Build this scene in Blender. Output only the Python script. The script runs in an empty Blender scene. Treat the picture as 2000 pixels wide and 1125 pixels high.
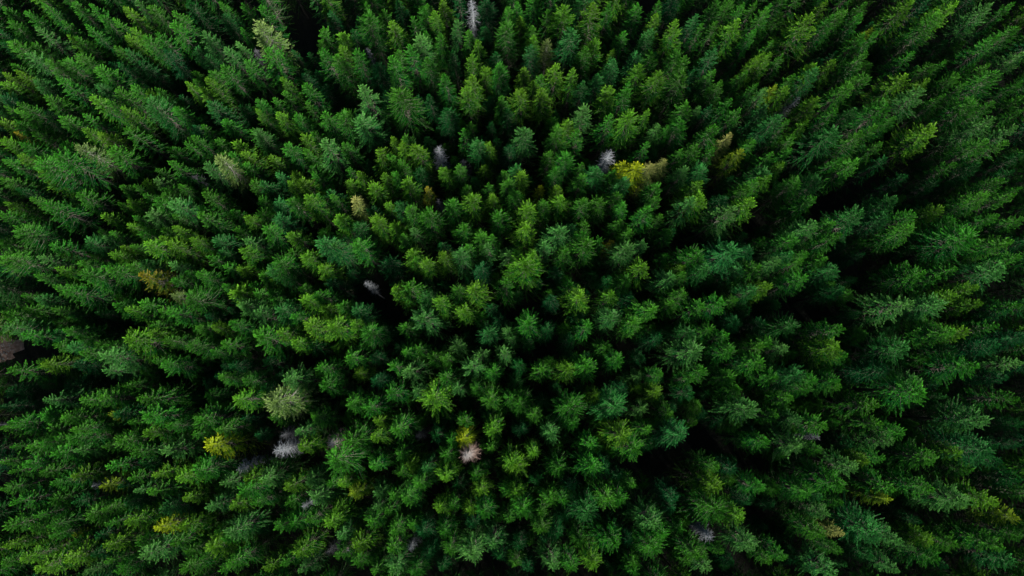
import bpy, math, random, re
import numpy as np

C = bpy.context.scene.collection
scene = bpy.context.scene

# ---------------------------------------------------------------- camera
CAM_H = 119.0
TILT = math.atan(208.0 / 1333.0)
cam_data = bpy.data.cameras.new("camera")
cam_data.lens = 24.0
cam_data.sensor_width = 36.0
cam_data.clip_end = 6000.0
cam = bpy.data.objects.new("camera", cam_data)
C.objects.link(cam)
cam.location = (0.0, 0.0, CAM_H)
cam.rotation_euler = (TILT, 0.0, 0.0)
scene.camera = cam

# ---------------------------------------------------------------- daylight under thin cloud
SUN_EL = math.radians(25.0)
SUN_AZ = math.radians(-56.0)          # direction the light comes from, counted from +X towards +Y
SUN_STRENGTH = 5.0
SKY_STRENGTH = 0.05
world = bpy.data.worlds.new("World")
scene.world = world
world.use_nodes = True
wn = world.node_tree.nodes
sky = wn.new("ShaderNodeTexSky")
sky.sky_type = 'NISHITA'
sky.sun_disc = False
sky.sun_elevation = SUN_EL
sky.sun_rotation = math.pi / 2 - SUN_AZ
wn["Background"].inputs["Strength"].default_value = SKY_STRENGTH
world.node_tree.links.new(sky.outputs[0], wn["Background"].inputs["Color"])
sun_data = bpy.data.lights.new("sun", 'SUN')
sun_data.energy = SUN_STRENGTH
sun_data.angle = math.radians(5.0)
sun_data.color = (1.0, 0.97, 0.90)
sun = bpy.data.objects.new("sun", sun_data)
C.objects.link(sun)
sun.location = (40, -120, 150)
sun.rotation_euler = (0.0, math.pi / 2 - SUN_EL, SUN_AZ)

scene.view_settings.view_transform = 'Standard'
scene.view_settings.look = 'None'
scene.view_settings.exposure = 1.15
scene.view_settings.gamma = 1.0
scene.cycles.max_bounces = 4
scene.cycles.diffuse_bounces = 3
scene.cycles.glossy_bounces = 1
scene.cycles.transmission_bounces = 3


# ---------------------------------------------------------------- materials
def rgb(c):
    return (c[0], c[1], c[2], 1.0)


def foliage(name, dark, mid, tip, crest=0.62, leaf_rough=0.55):
    """Needles: every spray has its own shade, the young shoot ends are paler, every tree differs a little."""
    m = bpy.data.materials.new(name)
    m.use_nodes = True
    nt = m.node_tree
    n, l = nt.nodes, nt.links
    n.clear()
    out = n.new("ShaderNodeOutputMaterial")
    at = n.new("ShaderNodeAttribute"); at.attribute_name = "spray"      # x: random per spray, y: young growth at the shoot end, z: light painted in towards the tree top, also carries the yellow tips
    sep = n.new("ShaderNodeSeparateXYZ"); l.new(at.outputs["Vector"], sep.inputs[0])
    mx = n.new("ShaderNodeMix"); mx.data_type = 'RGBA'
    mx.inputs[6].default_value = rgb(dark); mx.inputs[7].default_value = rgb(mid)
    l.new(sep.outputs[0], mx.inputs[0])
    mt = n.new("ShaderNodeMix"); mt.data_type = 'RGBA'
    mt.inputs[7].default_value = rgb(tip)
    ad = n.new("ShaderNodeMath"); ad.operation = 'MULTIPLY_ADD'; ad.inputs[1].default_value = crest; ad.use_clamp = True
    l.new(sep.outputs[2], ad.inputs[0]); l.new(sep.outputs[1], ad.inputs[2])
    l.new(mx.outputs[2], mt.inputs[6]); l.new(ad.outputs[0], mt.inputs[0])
    oi = n.new("ShaderNodeObjectInfo")
    hs = n.new("ShaderNodeHueSaturation")
    mr = n.new("ShaderNodeMapRange"); mr.inputs[3].default_value = 0.492; mr.inputs[4].default_value = 0.508
    l.new(oi.outputs["Random"], mr.inputs[0]); l.new(mr.outputs[0], hs.inputs["Hue"])
    ml = n.new("ShaderNodeMath"); ml.operation = 'MULTIPLY'; ml.inputs[1].default_value = 7.31
    l.new(oi.outputs["Random"], ml.inputs[0])
    fr = n.new("ShaderNodeMath"); fr.operation = 'FRACT'; l.new(ml.outputs[0], fr.inputs[0])
    mv = n.new("ShaderNodeMapRange"); mv.inputs[3].default_value = 0.78; mv.inputs[4].default_value = 1.22
    l.new(fr.outputs[0], mv.inputs[0]); l.new(mv.outputs[0], hs.inputs["Value"])
    l.new(mt.outputs[2], hs.inputs["Color"])
    bs = n.new("ShaderNodeBsdfPrincipled")
    bs.inputs["Roughness"].default_value = leaf_rough
    bs.inputs["Specular IOR Level"].default_value = 0.0
    l.new(hs.outputs[0], bs.inputs["Base Color"])
    tr = n.new("ShaderNodeBsdfTranslucent"); l.new(hs.outputs[0], tr.inputs["Color"])
    mxs = n.new("ShaderNodeMixShader"); mxs.inputs[0].default_value = 0.22
    l.new(bs.outputs[0], mxs.inputs[1]); l.new(tr.outputs[0], mxs.inputs[2])
    l.new(mxs.outputs[0], out.inputs["Surface"])
    return m


def wood(name, a, b, scale=6.0, core=None):
    m = bpy.data.materials.new(name)
    m.use_nodes = True
    nt = m.node_tree
    n, l = nt.nodes, nt.links
    bs = n["Principled BSDF"]
    tc = n.new("ShaderNodeTexCoord")
    no = n.new("ShaderNodeTexNoise"); no.inputs["Scale"].default_value = scale; no.inputs["Detail"].default_value = 4
    l.new(tc.outputs["Object"], no.inputs["Vector"])
    cr = n.new("ShaderNodeValToRGB")
    cr.color_ramp.elements[0].color = rgb(a); cr.color_ramp.elements[0].position = 0.35
    cr.color_ramp.elements[1].color = rgb(b); cr.color_ramp.elements[1].position = 0.65
    l.new(no.outputs[0], cr.inputs[0]); l.new(cr.outputs[0], bs.inputs["Base Color"])
    if core:      # bare pale wood near the stem, rusty twigs further out
        sx = n.new("ShaderNodeVectorMath"); sx.operation = 'MULTIPLY'; sx.inputs[1].default_value = (1, 1, 0)
        ln = n.new("ShaderNodeVectorMath"); ln.operation = 'LENGTH'
        mr = n.new("ShaderNodeMapRange"); mr.inputs[1].default_value = 0.3; mr.inputs[2].default_value = 1.2
        mx = n.new("ShaderNodeMix"); mx.data_type = 'RGBA'; mx.inputs[6].default_value = rgb(core)
        l.new(tc.outputs["Object"], sx.inputs[0]); l.new(sx.outputs[0], ln.inputs[0]); l.new(ln.outputs["Value"], mr.inputs[0])
        l.new(mr.outputs[0], mx.inputs[0]); l.new(cr.outputs[0], mx.inputs[7]); l.new(mx.outputs[2], bs.inputs["Base Color"])
    bs.inputs["Roughness"].default_value = 0.9
    return m


def ground_material(name, a, b, c, scale):
    m = bpy.data.materials.new(name)
    m.use_nodes = True
    nt = m.node_tree
    n, l = nt.nodes, nt.links
    bs = n["Principled BSDF"]
    tc = n.new("ShaderNodeTexCoord")
    n1 = n.new("ShaderNodeTexNoise"); n1.inputs["Scale"].default_value = scale; n1.inputs["Detail"].default_value = 8
    n2 = n.new("ShaderNodeTexNoise"); n2.inputs["Scale"].default_value = scale * 9; n2.inputs["Detail"].default_value = 6
    for k in (n1, n2):
        l.new(tc.outputs["Object"], k.inputs["Vector"])
    cr = n.new("ShaderNodeValToRGB")
    cr.color_ramp.elements[0].color = rgb(a); cr.color_ramp.elements[0].position = 0.4
    cr.color_ramp.elements[1].color = rgb(b); cr.color_ramp.elements[1].position = 0.62
    l.new(n1.outputs[0], cr.inputs[0])
    mx = n.new("ShaderNodeMix"); mx.data_type = 'RGBA'; mx.inputs[7].default_value = rgb(c)
    st = n.new("ShaderNodeMapRange"); st.inputs[1].default_value = 0.55; st.inputs[2].default_value = 0.7
    l.new(n2.outputs[0], st.inputs[0]); l.new(st.outputs[0], mx.inputs[0]); l.new(cr.outputs[0], mx.inputs[6])
    l.new(mx.outputs[2], bs.inputs["Base Color"])
    bs.inputs["Roughness"].default_value = 0.95
    bp = n.new("ShaderNodeBump"); bp.inputs["Strength"].default_value = 0.6; bp.inputs["Distance"].default_value = 0.2
    l.new(n2.outputs[0], bp.inputs["Height"]); l.new(bp.outputs[0], bs.inputs["Normal"])
    return m


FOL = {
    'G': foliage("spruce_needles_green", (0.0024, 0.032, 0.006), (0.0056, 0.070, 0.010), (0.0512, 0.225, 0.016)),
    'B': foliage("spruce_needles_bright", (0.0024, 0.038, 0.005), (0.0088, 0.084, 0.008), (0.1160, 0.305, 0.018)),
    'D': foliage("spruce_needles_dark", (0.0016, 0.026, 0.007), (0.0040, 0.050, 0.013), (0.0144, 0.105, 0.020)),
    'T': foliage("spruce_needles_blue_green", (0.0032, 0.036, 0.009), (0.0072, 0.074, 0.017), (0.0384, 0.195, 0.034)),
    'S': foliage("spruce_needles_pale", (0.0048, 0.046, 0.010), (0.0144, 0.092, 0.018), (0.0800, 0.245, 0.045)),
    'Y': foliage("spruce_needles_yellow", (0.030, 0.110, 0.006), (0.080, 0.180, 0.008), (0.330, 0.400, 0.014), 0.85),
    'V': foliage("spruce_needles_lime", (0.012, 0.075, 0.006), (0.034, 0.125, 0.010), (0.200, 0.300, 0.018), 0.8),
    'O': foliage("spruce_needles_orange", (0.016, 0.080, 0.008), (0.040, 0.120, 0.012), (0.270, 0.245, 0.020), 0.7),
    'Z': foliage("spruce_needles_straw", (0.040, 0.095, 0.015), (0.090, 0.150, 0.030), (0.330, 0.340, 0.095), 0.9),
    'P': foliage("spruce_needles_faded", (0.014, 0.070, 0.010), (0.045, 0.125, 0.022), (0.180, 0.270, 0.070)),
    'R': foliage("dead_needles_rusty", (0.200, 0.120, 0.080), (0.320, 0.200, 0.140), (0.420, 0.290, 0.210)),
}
BARK = wood("spruce_bark", (0.018, 0.018, 0.013), (0.040, 0.039, 0.030))
LIMB = wood("dry_limb_bark", (0.060, 0.056, 0.040), (0.130, 0.120, 0.090))
LIMB_PALE = wood("pale_dry_wood", (0.12, 0.12, 0.095), (0.24, 0.235, 0.19))
DEAD_WHITE = wood("bleached_dead_wood", (0.11, 0.12, 0.13), (0.25, 0.265, 0.28))
DEAD_GREY = wood("grey_dead_wood", (0.06, 0.065, 0.07), (0.13, 0.13, 0.14))
DEAD_ROSY = wood("rosy_dead_wood", (0.15, 0.10, 0.08), (0.27, 0.185, 0.15), core=(0.28, 0.255, 0.24))


# ---------------------------------------------------------------- tree meshes
def mesh_from(name, verts, faces, mat, spray=None):
    me = bpy.data.meshes.new(name)
    v = np.asarray(verts, dtype=np.float32).reshape(-1, 3)
    f = np.asarray(faces, dtype=np.int32).reshape(-1, 3)
    me.vertices.add(len(v)); me.vertices.foreach_set("co", v.ravel())
    me.loops.add(len(f) * 3); me.loops.foreach_set("vertex_index", f.ravel())
    me.polygons.add(len(f))
    me.polygons.foreach_set("loop_start", np.arange(0, len(f) * 3, 3, dtype=np.int32))
    me.update(calc_edges=True)
    if spray is not None:
        a = me.attributes.new("spray", 'FLOAT_VECTOR', 'POINT')
        a.data.foreach_set("vector", np.asarray(spray, dtype=np.float32).ravel())
    me.materials.append(mat)
    return me


def tube(V, F, pts, radii, sides=5):
    """A tapered limb along pts."""
    pts = np.asarray(pts, float)
    base = len(V)
    for i, (p, r) in enumerate(zip(pts, radii)):
        d = pts[min(i + 1, len(pts) - 1)] - pts[max(i - 1, 0)]
        d = d / (np.linalg.norm(d) + 1e-9)
        u = np.cross(d, (0.31, 0.17, 0.94) if abs(d[2]) < 0.9 else (1.0, 0.0, 0.0)); u /= np.linalg.norm(u)
        w = np.cross(d, u)
        for k in range(sides):
            a = 2 * math.pi * k / sides
            V.append(tuple(p + r * (math.cos(a) * u + math.sin(a) * w)))
    for i in range(len(pts) - 1):
        for k in range(sides):
            a, b = base + i * sides + k, base + i * sides + (k + 1) % sides
            c, d2 = a + sides, b + sides
            F.append((a, b, d2)); F.append((a, d2, c))


def branch_path(rng, base, az, L, slope, curl, n=8, side=0.0):
    t = np.linspace(0, 1, n)
    a = az + side * t * t
    r = L * t
    x = base[0] + r * np.cos(a)
    y = base[1] + r * np.sin(a)
    z = base[2] + L * (slope * t + curl * t * t)
    return np.stack([x, y, z], 1)


def sprays(rng, P, t0, tl, spacing, wid, out_v, out_f, out_s, shade, young):
    """Twigs with needles along a branch path P, from fraction t0 to its end: narrow folded blades on both sides."""
    seg = np.diff(P, axis=0)
    ln = np.linalg.norm(seg, axis=1)
    cum = np.concatenate([[0], np.cumsum(ln)])
    total = cum[-1]
    n = max(3, int(total * (1 - t0) / spacing))
    ts = t0 + (1 - t0) * (np.arange(n) + rng.random(n) * 0.6) / n
    s = ts * total
    idx = np.clip(np.searchsorted(cum, s) - 1, 0, len(ln) - 1)
    f = (s - cum[idx]) / ln[idx]
    p = P[idx] + seg[idx] * f[:, None]
    d = seg[idx] / ln[idx][:, None]
    up = np.array([0, 0, 1.0])
    lat = np.cross(d, up); lat /= (np.linalg.norm(lat, axis=1)[:, None] + 1e-9)
    nrm = np.cross(lat, d)
    ps, ds, ls, ns, yg = [], [], [], [], []
    for sgn in (-1, 1):
        ang = np.radians(rng.uniform(32, 62, n))
        dd = d * np.cos(ang)[:, None] + lat * (sgn * np.sin(ang))[:, None] + nrm * rng.uniform(-0.45, 0.30, n)[:, None]
        ll = tl * (1.05 - 0.55 * (ts - t0) / (1 - t0)) * rng.uniform(0.65, 1.25, n)
        ps.append(p); ds.append(dd); ls.append(ll); ns.append(nrm); yg.append(ts)
    # upright and hanging shoots along the axis
    k = rng.random(n) < 0.75
    dd = d[k] * 0.8 + lat[k] * rng.uniform(-0.3, 0.3, k.sum())[:, None] + nrm[k] * rng.uniform(0.0, 0.6, k.sum())[:, None]
    ps.append(p[k]); ds.append(dd); ls.append(tl * rng.uniform(0.5, 0.9, k.sum())); ns.append(lat[k]); yg.append(ts[k])
    # the leading shoot
    ps.append(P[-1:] - d[-1:] * 0.05); ds.append(d[-1:]); ls.append(np.array([tl * 0.8])); ns.append(nrm[-1:]); yg.append(np.array([1.0]))
    p = np.concatenate(ps); dd = np.concatenate(ds); ll = np.concatenate(ls); nn = np.concatenate(ns); yg = np.concatenate(yg)
    dd /= np.linalg.norm(dd, axis=1)[:, None]
    w = np.cross(dd, nn); w /= (np.linalg.norm(w, axis=1)[:, None] + 1e-9)
    roll = rng.uniform(-0.8, 0.8, len(p))[:, None]
    w = w * np.cos(roll) + nn * np.sin(roll)
    ridge = np.cross(w, dd)
    hw = (wid * rng.uniform(0.7, 1.3, len(p)))[:, None]
    mid = p + dd * (ll * 0.45)[:, None]
    a = p; b = mid + w * hw - ridge * hw * 0.4; c = p + dd * ll[:, None] - np.array([0, 0, 0.05]) * ll[:, None]; e = mid - w * hw - ridge * hw * 0.4
    m = len(p)
    o = sum(len(q) for q in out_v)
    V = np.stack([a, b, c, e], 1).reshape(-1, 3)
    i = o + np.arange(m) * 4
    F = np.concatenate([np.stack([i, i + 1, i + 2], 1), np.stack([i, i + 2, i + 3], 1)])
    r = np.clip(shade + rng.normal(0, 0.22, m), 0, 1)
    S = np.zeros((m, 4, 3))
    S[:, :, 0] = r[:, None]
    S[:, :, 2] = np.clip(1 - (TREE_H - p[:, 2]) / 5.5, 0, 1)[:, None]  # bright top over dark lower crown, light and shade put into the colour
    tipv = young * np.clip((yg - 0.35) / 0.65, 0, 1) ** 1.5
    S[:, 2, 1] = np.clip(tipv * 1.2, 0, 1)
    S[:, 1, 1] = S[:, 3, 1] = tipv * 0.7
    S[:, 0, 1] = tipv * 0.4
    out_v.append(V); out_f.append(F); out_s.append(S.reshape(-1, 3))


STYLES = [
    # seed, crown radius, taper length, whorl gap, branches per whorl, spray length, bare inner part, droop, density, round top
    dict(seed=1, R=2.25, k=3.6, gap=0.60, nb=6, tl=0.23, bare=0.22, droop=0.34, young=0.55),
    dict(seed=2, R=2.45, k=4.4, gap=0.69, nb=6, tl=0.24, bare=0.32, droop=0.50, young=0.60),
    dict(seed=3, R=1.95, k=2.6, gap=0.53, nb=6, tl=0.22, bare=0.15, droop=0.22, young=0.50),
    dict(seed=4, R=2.60, k=4.8, gap=0.76, nb=6, tl=0.25, bare=0.38, droop=0.62, young=0.65),
    dict(seed=5, R=2.15, k=2.2, gap=0.51, nb=7, tl=0.23, bare=0.12, droop=0.16, young=0.45),
    dict(seed=6, R=2.35, k=3.2, gap=0.67, nb=6, tl=0.23, bare=0.26, droop=0.42, young=0.70),
    dict(seed=7, R=2.05, k=3.8, gap=0.57, nb=6, tl=0.22, bare=0.20, droop=0.30, young=0.55),
    dict(seed=8, R=2.50, k=3.0, gap=0.57, nb=6, tl=0.25, bare=0.30, droop=0.38, young=0.60),
    dict(seed=9, R=2.00, k=2.8, gap=0.80, nb=5, tl=0.25, bare=0.40, droop=0.55, young=0.60),
    dict(seed=10, R=2.35, k=4.0, gap=0.55, nb=6, tl=0.23, bare=0.18, droop=0.28, young=0.70, lop=0.28),
    dict(seed=11, R=2.55, k=2.4, gap=0.57, nb=7, tl=0.22, bare=0.20, droop=0.20, young=0.40, lop=0.16),
    dict(seed=12, R=1.80, k=3.2, gap=0.51, nb=6, tl=0.24, bare=0.14, droop=0.45, young=0.65, lop=0.20),
]
BARE_STYLE = dict(seed=21, R=2.5, k=3.4, gap=0.50, nb=8, tl=0.22, bare=0.62, droop=0.45, young=0.8)
TREE_H = 22.0


def spruce_meshes(st, tag):
    rng = np.random.default_rng(st['seed'])
    H, R = TREE_H, st['R']
    fv, ff, fs = [], [], []
    WV, WF = [], []
    lean = rng.uniform(-0.25, 0.25, 2)
    def axis(z):
        t = (z / H) ** 2
        return np.array([lean[0] * t, lean[1] * t, z])
    zs = np.linspace(0, H, 12)
    tube(WV, WF, [axis(z) for z in zs], [0.20 * (1 - z / H) ** 0.9 + 0.010 for z in zs], 7)
    n_stem = len(WF)
    lobes = rng.uniform(0, 6.28, 3)
    d = 0.25
    while d < 18.0:
        low = d > 9.5
        nb = st['nb'] if d > 1.0 else 5
        if low:
            nb = max(4, nb - 2)
        off = rng.uniform(0, 6.28)
        for b in range(nb):
            az = off + 2 * math.pi * b / nb + rng.uniform(-0.32, 0.32)
            irregular = 1 + st.get('lop', 0) * math.sin(az + lobes[2]) + 0.10 * math.sin(az * 2 + lobes[0]) + 0.09 * math.sin(az * 3 + lobes[1] + d * 0.35)
            L = R * (1 - math.exp(-(d + 0.12) / (st['k'] * 1.25))) * 1.10 * irregular * rng.uniform(0.70, 1.14)
            if rng.random() < 0.06:
                L *= 0.55
            L = max(L, 0.18)
            slope = 0.95 * math.exp(-d / 1.7) - st['droop'] * (1 - math.exp(-d / 4.5)) + rng.uniform(-0.10, 0.10)
            curl = rng.uniform(0.08, 0.26) + 0.12 * st['droop']
            z0 = H - d + rng.uniform(-0.12, 0.12)
            P = branch_path(rng, axis(z0), az, L, slope, curl, side=rng.uniform(-0.18, 0.18))
            shade = rng.uniform(0.2, 0.9)
            t0 = st['bare'] * rng.uniform(0.6, 1.3) * min(1.0, max(0.0, (d - 1.5) / 4.0)) + 0.05
            sp = 0.085 if not low else 0.15
            sprays(rng, P, t0, st['tl'] * (0.62 + 0.38 * min(1, L / 1.4)), sp, 0.048, fv, ff, fs, shade, st['young'])
            if L > 0.5:
                tube(WV, WF, P[::2] if len(P) % 2 else P[[0, 2, 4, 7]], np.linspace(0.012 + 0.012 * L, 0.006, 4), 3)
            if L > 1.05 and not (low and rng.random() < 0.5):
                for sgn in (-1, 1):
                    for q in ((3, 0.42),):
                        if rng.random() < 0.14:
                            continue
                        pb = P[q[0]]
                        dv = P[q[0] + 1] - P[q[0]]
                        a2 = math.atan2(dv[1], dv[0]) + sgn * rng.uniform(0.50, 0.85)
                        s2 = dv[2] / (math.hypot(dv[0], dv[1]) + 1e-6) - 0.06
                        P2 = branch_path(rng, pb, a2, L * q[1] * rng.uniform(0.7, 1.1), s2, 0.12, n=5, side=-sgn * 0.25)
                        sprays(rng, P2, 0.12, st['tl'] * 0.72, sp * 1.05, 0.046, fv, ff, fs, shade + rng.uniform(-0.15, 0.15), st['young'])
        d += st['gap'] * rng.uniform(0.75, 1.25) * (0.62 if d < 1.5 else 1.0) * (1.5 if low else 1.0)
    # short shoots that clothe the upper stem
    for z in np.arange(0.3, 7.0, 0.16):
        for _ in range(2):
            a = rng.uniform(0, 6.28)
            P = branch_path(rng, axis(H - z), a, rng.uniform(0.16, 0.34) * min(1, 0.5 + z / 3), rng.uniform(0.5, 1.4), 0.1, n=4)
            sprays(rng, P, 0.1, st['tl'] * 0.7, 0.07, 0.045, fv, ff, fs, rng.uniform(0.2, 0.9), st['young'])
    # leading shoot of the tree
    top = axis(H)
    P = np.stack([axis(H - 0.5), axis(H - 0.25), top, top + np.array([0.0, 0.0, 0.45])])
    sprays(rng, P, 0.05, 0.20, 0.05, 0.045, fv, ff, fs, 0.7, st['young'])
    V = np.concatenate(fv); F = np.concatenate(ff); S = np.concatenate(fs)
    return V, F, S, np.array(WV), np.array(WF), n_stem


def dead_meshes(seed, R, bushy):
    """A dead spruce: trunk alone, and its bare limbs with fine twigs."""
    rng = np.random.default_rng(seed)
    H = TREE_H
    TV, TF, BV, BF = [], [], [], []
    zs = np.linspace(0, H, 12)
    tube(TV, TF, [(0.15 * math.sin(z * 0.3), 0.1 * math.cos(z * 0.4), z) for z in zs], [0.24 * (1 - z / H) ** 0.7 + 0.03 for z in zs], 7)
    d = 0.3
    while d < 13:
        nb = 8 if bushy else 6
        off = rng.uniform(0, 6.28)
        for b in range(nb):
            az = off + 2 * math.pi * b / nb + rng.uniform(-0.4, 0.4)
            L = R * (1 - math.exp(-(d + 0.3) / 2.4)) * rng.uniform(0.55, 1.15)
            slope = 0.7 * math.exp(-d / 1.6) - 0.35 * (1 - math.exp(-d / 3.0)) + rng.uniform(-0.2, 0.2)
            z0 = H - d
            P = branch_path(rng, (0.15 * math.sin(z0 * 0.3), 0.1 * math.cos(z0 * 0.4), z0), az, L, slope, rng.uniform(-0.15, 0.25), n=6, side=rng.uniform(-0.3, 0.3))
            tube(BV, BF, P, np.linspace(0.042, 0.014, 6), 4)
            nt = int(L / (0.20 if bushy else 0.34))
            for q in range(nt):
                t = rng.uniform(0.25, 1.0) * 4.99
                i = int(t); pb = P[i] + (P[i + 1] - P[i]) * (t - i)
                dv = P[i + 1] - P[i]
                a2 = math.atan2(dv[1], dv[0]) + rng.choice((-1, 1)) * rng.uniform(0.3, 0.8)
                P2 = branch_path(rng, pb, a2, rng.uniform(0.2, 0.55), rng.uniform(-0.6, 0.2), -0.2, n=3)
                tube(BV, BF, P2, (0.018, 0.014, 0.008), 3)
        d += rng.uniform(0.34, 0.6)
    return np.array(TV), np.array(TF), np.array(BV), np.array(BF)


CLASSES = ['G', 'B', 'D', 'T', 'S']
MESH = {}
RAW = [spruce_meshes(st, i) for i, st in enumerate(STYLES)]
for i, (V, F, S, WV, WF, NS) in enumerate(RAW):
    for c in CLASSES:
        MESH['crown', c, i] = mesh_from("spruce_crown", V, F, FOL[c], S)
    MESH['trunk', i] = mesh_from("spruce_trunk", WV, WF, BARK)
    MESH['trunk', i].materials.append(LIMB)
    MESH['trunk', i].polygons.foreach_set("material_index", (np.arange(len(WF)) >= NS).astype(np.int32))
for c, i in (('Y', 1), ('Y', 5), ('V', 1), ('V', 5), ('O', 3), ('Z', 6), ('Z', 2)):
    V, F, S, WV, WF, NS = RAW[i]
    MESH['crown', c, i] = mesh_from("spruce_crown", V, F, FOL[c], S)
V, F, S, WV, WF, NS = spruce_meshes(BARE_STYLE, 20)
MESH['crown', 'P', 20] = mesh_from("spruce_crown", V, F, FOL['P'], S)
MESH['trunk', 20] = mesh_from("spruce_trunk", WV, WF, LIMB_PALE)
for c, seed, R, bushy, wm in (('W', 31, 1.9, False, DEAD_WHITE), ('N', 32, 2.0, False, DEAD_GREY), ('R', 33, 2.0, True, DEAD_ROSY)):
    TV, TF, BV, BF = dead_meshes(seed, R, bushy)
    MESH['dtrunk', c] = mesh_from("dead_trunk", TV, TF, wm)
    MESH['dlimbs', c] = mesh_from("dead_limbs", BV, BF, wm)


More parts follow.
